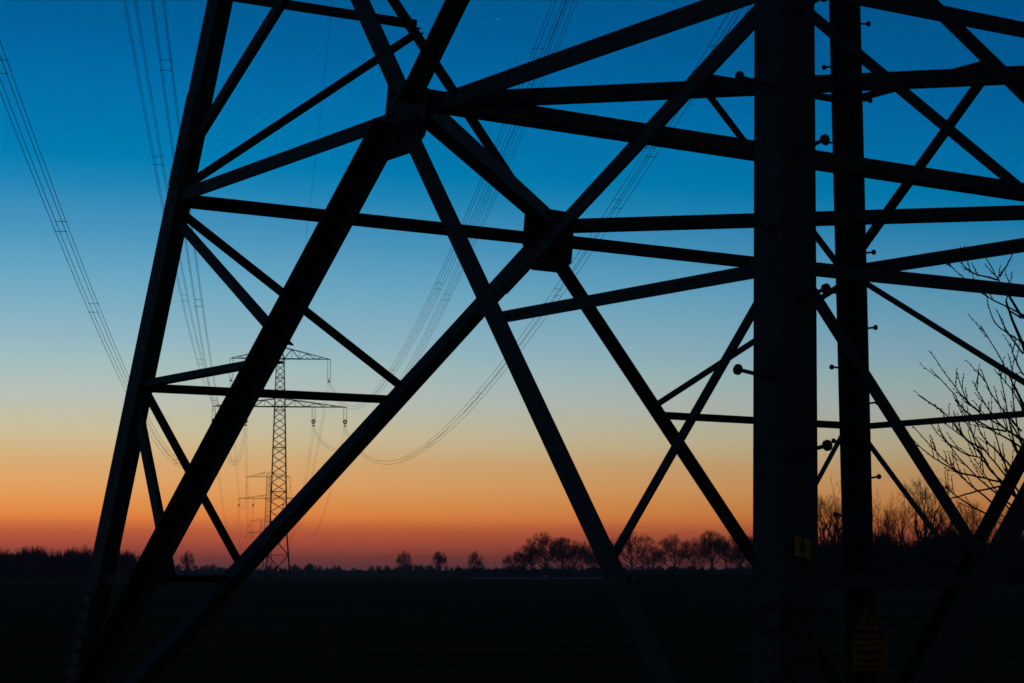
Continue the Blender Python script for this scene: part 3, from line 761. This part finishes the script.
# small pale post by the ditch and one faint star
mpst = thing('marker_post', 'tiny pale marker post standing in the field under the largest horizon tree', 'marker post', (at(546.3, 585), 585, 0))
mb = MB(); mb.tube((0, 0, -.1), (0, 0, .55), .16, .15, n=8, cap=True); mb.tube((0, 0, .55), (0, 0, .95), .24, .20, n=8, cap=True); mb.build('post', M_WHITE, mpst)
mb = MB(); sd = 9000.0
for k in range(6):
    a, b_ = math.pi*k/6 - math.pi/2, math.pi*(k+1)/6 - math.pi/2
    mb.tube((0, 0, 4.0*math.sin(a)), (0, 0, 4.0*math.sin(b_)), max(.01, 4.0*math.cos(a)), max(.01, 4.0*math.cos(b_)), n=10)
st = mb.build('star', M_PALE); st.location = (at(497.5, sd), sd, tall(19.5, sd) + 44)
tag(st, 'one faint pale star high in the blue sky above the gusset plates', 'star')

# ------------------------------------------------------------------ thin evening haze
mb = MB(); mb.box((0, 1220, 26), 3020, 2780, 54)
hm = bpy.data.materials.new('evening_haze'); hm.use_nodes = True; hnt = hm.node_tree; hnt.nodes.clear()
ho = hnt.nodes.new('ShaderNodeOutputMaterial'); hv = hnt.nodes.new('ShaderNodeVolumePrincipled')
hv.inputs['Color'].default_value = (0.80, 0.84, 0.90, 1); hv.inputs['Density'].default_value = 0.0001; hv.inputs['Anisotropy'].default_value = 0.5
hnt.links.new(hv.outputs['Volume'], ho.inputs['Volume'])
hz = mb.build('haze', hm); hz['kind'] = 'stuff'; hz['label'] = 'thin evening haze in the air over the fields'

# ------------------------------------------------------------------ twilight sky
world = bpy.data.worlds.new('World'); scene.world = world; world.use_nodes = True
nt = world.node_tree; nt.nodes.clear()
def lin(c): return tuple(((v/255)/12.92 if v <= 10 else (((v/255) + .055)/1.055)**2.4) for v in c)
def nd(t, **kw):
    x = nt.nodes.new(t)
    for k, v in kw.items(): setattr(x, k, v)
    return x
out = nd('ShaderNodeOutputWorld'); bg = nd('ShaderNodeBackground'); tcw = nd('ShaderNodeTexCoord'); sep = nd('ShaderNodeSeparateXYZ')
nt.links.new(tcw.outputs['Generated'], sep.inputs[0])
# colour by height above the horizon (z of the view direction)
SKY = [(-0.02, (8, 8, 9)), (-0.004, (40, 32, 38)), (-0.0002, (79.3, 49.8, 52.3)), (0.0022, (101.6, 57.0, 56.0)), (0.0059, (119.3, 57.0, 51.4)), (0.0091, (145.5, 63.0, 50.3)), (0.0124, (178.2, 79.1, 52.3)), (0.0208, (213.0, 102.3, 55.2)), (0.0268, (244.8, 141.7, 65.0)), (0.0324, (243.9, 156.7, 77.3)), (0.0431, (237.6, 172.4, 105.1)), (0.0534, (225.1, 180.0, 121.9)), (0.0656, (212.5, 196.1, 155.9)), (0.0782, (196.8, 197.4, 177.5)), (0.0875, (185.3, 196.9, 191.9)), (0.1002, (166.0, 194.4, 194.7)), (0.1123, (147.1, 185.9, 200.0)), (0.1272, (127.1, 177.4, 199.5)), (0.1411, (106.0, 169.1, 198.0)), (0.1606, (75.0, 152.0, 192.0)), (0.1735, (57.0, 142.0, 188.0)), (0.1836, (30.0, 134.0, 184.0)), (0.1964, (0.0, 125.0, 178.0)), (0.2169, (0.0, 116.0, 173.0)), (0.2327, (0.0, 109.0, 168.0)), (0.2483, (0.0, 101.0, 161.0)), (0.2638, (0.0, 94.0, 152.0)), (0.36, (0, 66, 120)), (0.55, (0, 40, 84)), (0.98, (2, 26, 60))]
ramp = nd('ShaderNodeValToRGB'); mr = nd('ShaderNodeMapRange'); mr.inputs['From Min'].default_value = -0.02; mr.inputs['From Max'].default_value = 0.98
nt.links.new(sep.outputs['Z'], mr.inputs['Value']); nt.links.new(mr.outputs['Result'], ramp.inputs['Fac'])
cr = ramp.color_ramp; cr.interpolation = 'LINEAR'
while len(cr.elements) > 1: cr.elements.remove(cr.elements[-1])
for i, (z, c) in enumerate(SKY):
    e = cr.elements[0] if i == 0 else cr.elements.new(min(1, z + .02))
    e.position = min(1, z + .02); e.color = (*lin(c), 1)
# brightness by direction: the glow stands where the sun went down, the far side of the sky is dark
SUN_AZ = math.radians(-19)
sx_, sy_ = math.sin(SUN_AZ), math.cos(SUN_AZ)
def math_(op, a, b=None):
    m = nd('ShaderNodeMath', operation=op)
    for i, v in enumerate((a, b)):
        if v is None: continue
        if isinstance(v, (int, float)): m.inputs[i].default_value = v
        else: nt.links.new(v, m.inputs[i])
    return m.outputs[0]
hx = math_('MULTIPLY', sep.outputs['X'], sx_); hy = math_('MULTIPLY', sep.outputs['Y'], sy_)
dot = math_('ADD', hx, hy)
hl = math_('SQRT', math_('MAXIMUM', math_('ADD', math_('MULTIPLY', sep.outputs['X'], sep.outputs['X']), math_('MULTIPLY', sep.outputs['Y'], sep.outputs['Y'])), 1e-5))
cosd = math_('DIVIDE', dot, hl)
zp = math_('MAXIMUM', sep.outputs['Z'], 0.0)
half = math_('MAXIMUM', math_('ADD', math_('MULTIPLY', cosd, .5), .5), 1e-4)
# the low glow is narrow, the blue above it is broad
expo = math_('MULTIPLY', math_('POWER', 2.71828, math_('MULTIPLY', zp, -9.0)), 9.5)
g = math_('POWER', half, expo)
glow = math_('POWER', half, 4.6)
zeff = math_('MULTIPLY', sep.outputs['Z'], math_('ADD', math_('MULTIPLY', math_('SUBTRACT', 1.0, cosd), .85), 1.0))
nt.links.new(zeff, mr.inputs['Value'])
fac = math_('ADD', math_('MULTIPLY', g, .99), 0.01)
mul = nd('ShaderNodeVectorMath', operation='SCALE'); nt.links.new(ramp.outputs['Color'], mul.inputs[0]); nt.links.new(fac, mul.inputs['Scale'])
# dim grey dusk in the opposite half of the sky
opp = math_('MULTIPLY', math_('SUBTRACT', 1.0, math_('MINIMUM', math_('MULTIPLY', glow, 1.6), 1.0)), math_('MINIMUM', math_('MAXIMUM', math_('MULTIPLY', sep.outputs['Z'], 30.0), 0.0), 1.0))
gl = nd('ShaderNodeVectorMath', operation='SCALE'); gl.inputs[0].default_value = (0.020, 0.020, 0.021); nt.links.new(opp, gl.inputs['Scale'])
add = nd('ShaderNodeVectorMath', operation='ADD'); nt.links.new(mul.outputs[0], add.inputs[0]); nt.links.new(gl.outputs[0], add.inputs[1])
nt.links.new(add.outputs[0], bg.inputs['Color']); bg.inputs['Strength'].default_value = 1.0
nt.links.new(bg.outputs[0], out.inputs['Surface'])

# ------------------------------------------------------------------ camera and view
cam = bpy.data.cameras.new('camera'); co = bpy.data.objects.new('camera', cam); COL.objects.link(co)
co.location = (0, 0, EYE); co.rotation_euler = (math.radians(90) + math.atan((HORIZON - 341.5)/FOC), 0, 0)
cam.sensor_width = 36; cam.lens = FOC/1024*36; cam.clip_start = .1; cam.clip_end = 30000
cam.dof.use_dof = True; cam.dof.focus_distance = 11.5; cam.dof.aperture_fstop = 15.0
scene.camera = co
scene.view_settings.view_transform = 'Standard'; scene.view_settings.look = 'None'
scene.view_settings.exposure = 0; scene.view_settings.gamma = 1; scene.view_settings.use_curve_mapping = False
scene.render.engine = 'CYCLES'
scene.cycles.max_bounces = 4; scene.cycles.diffuse_bounces = 2; scene.cycles.glossy_bounces = 2
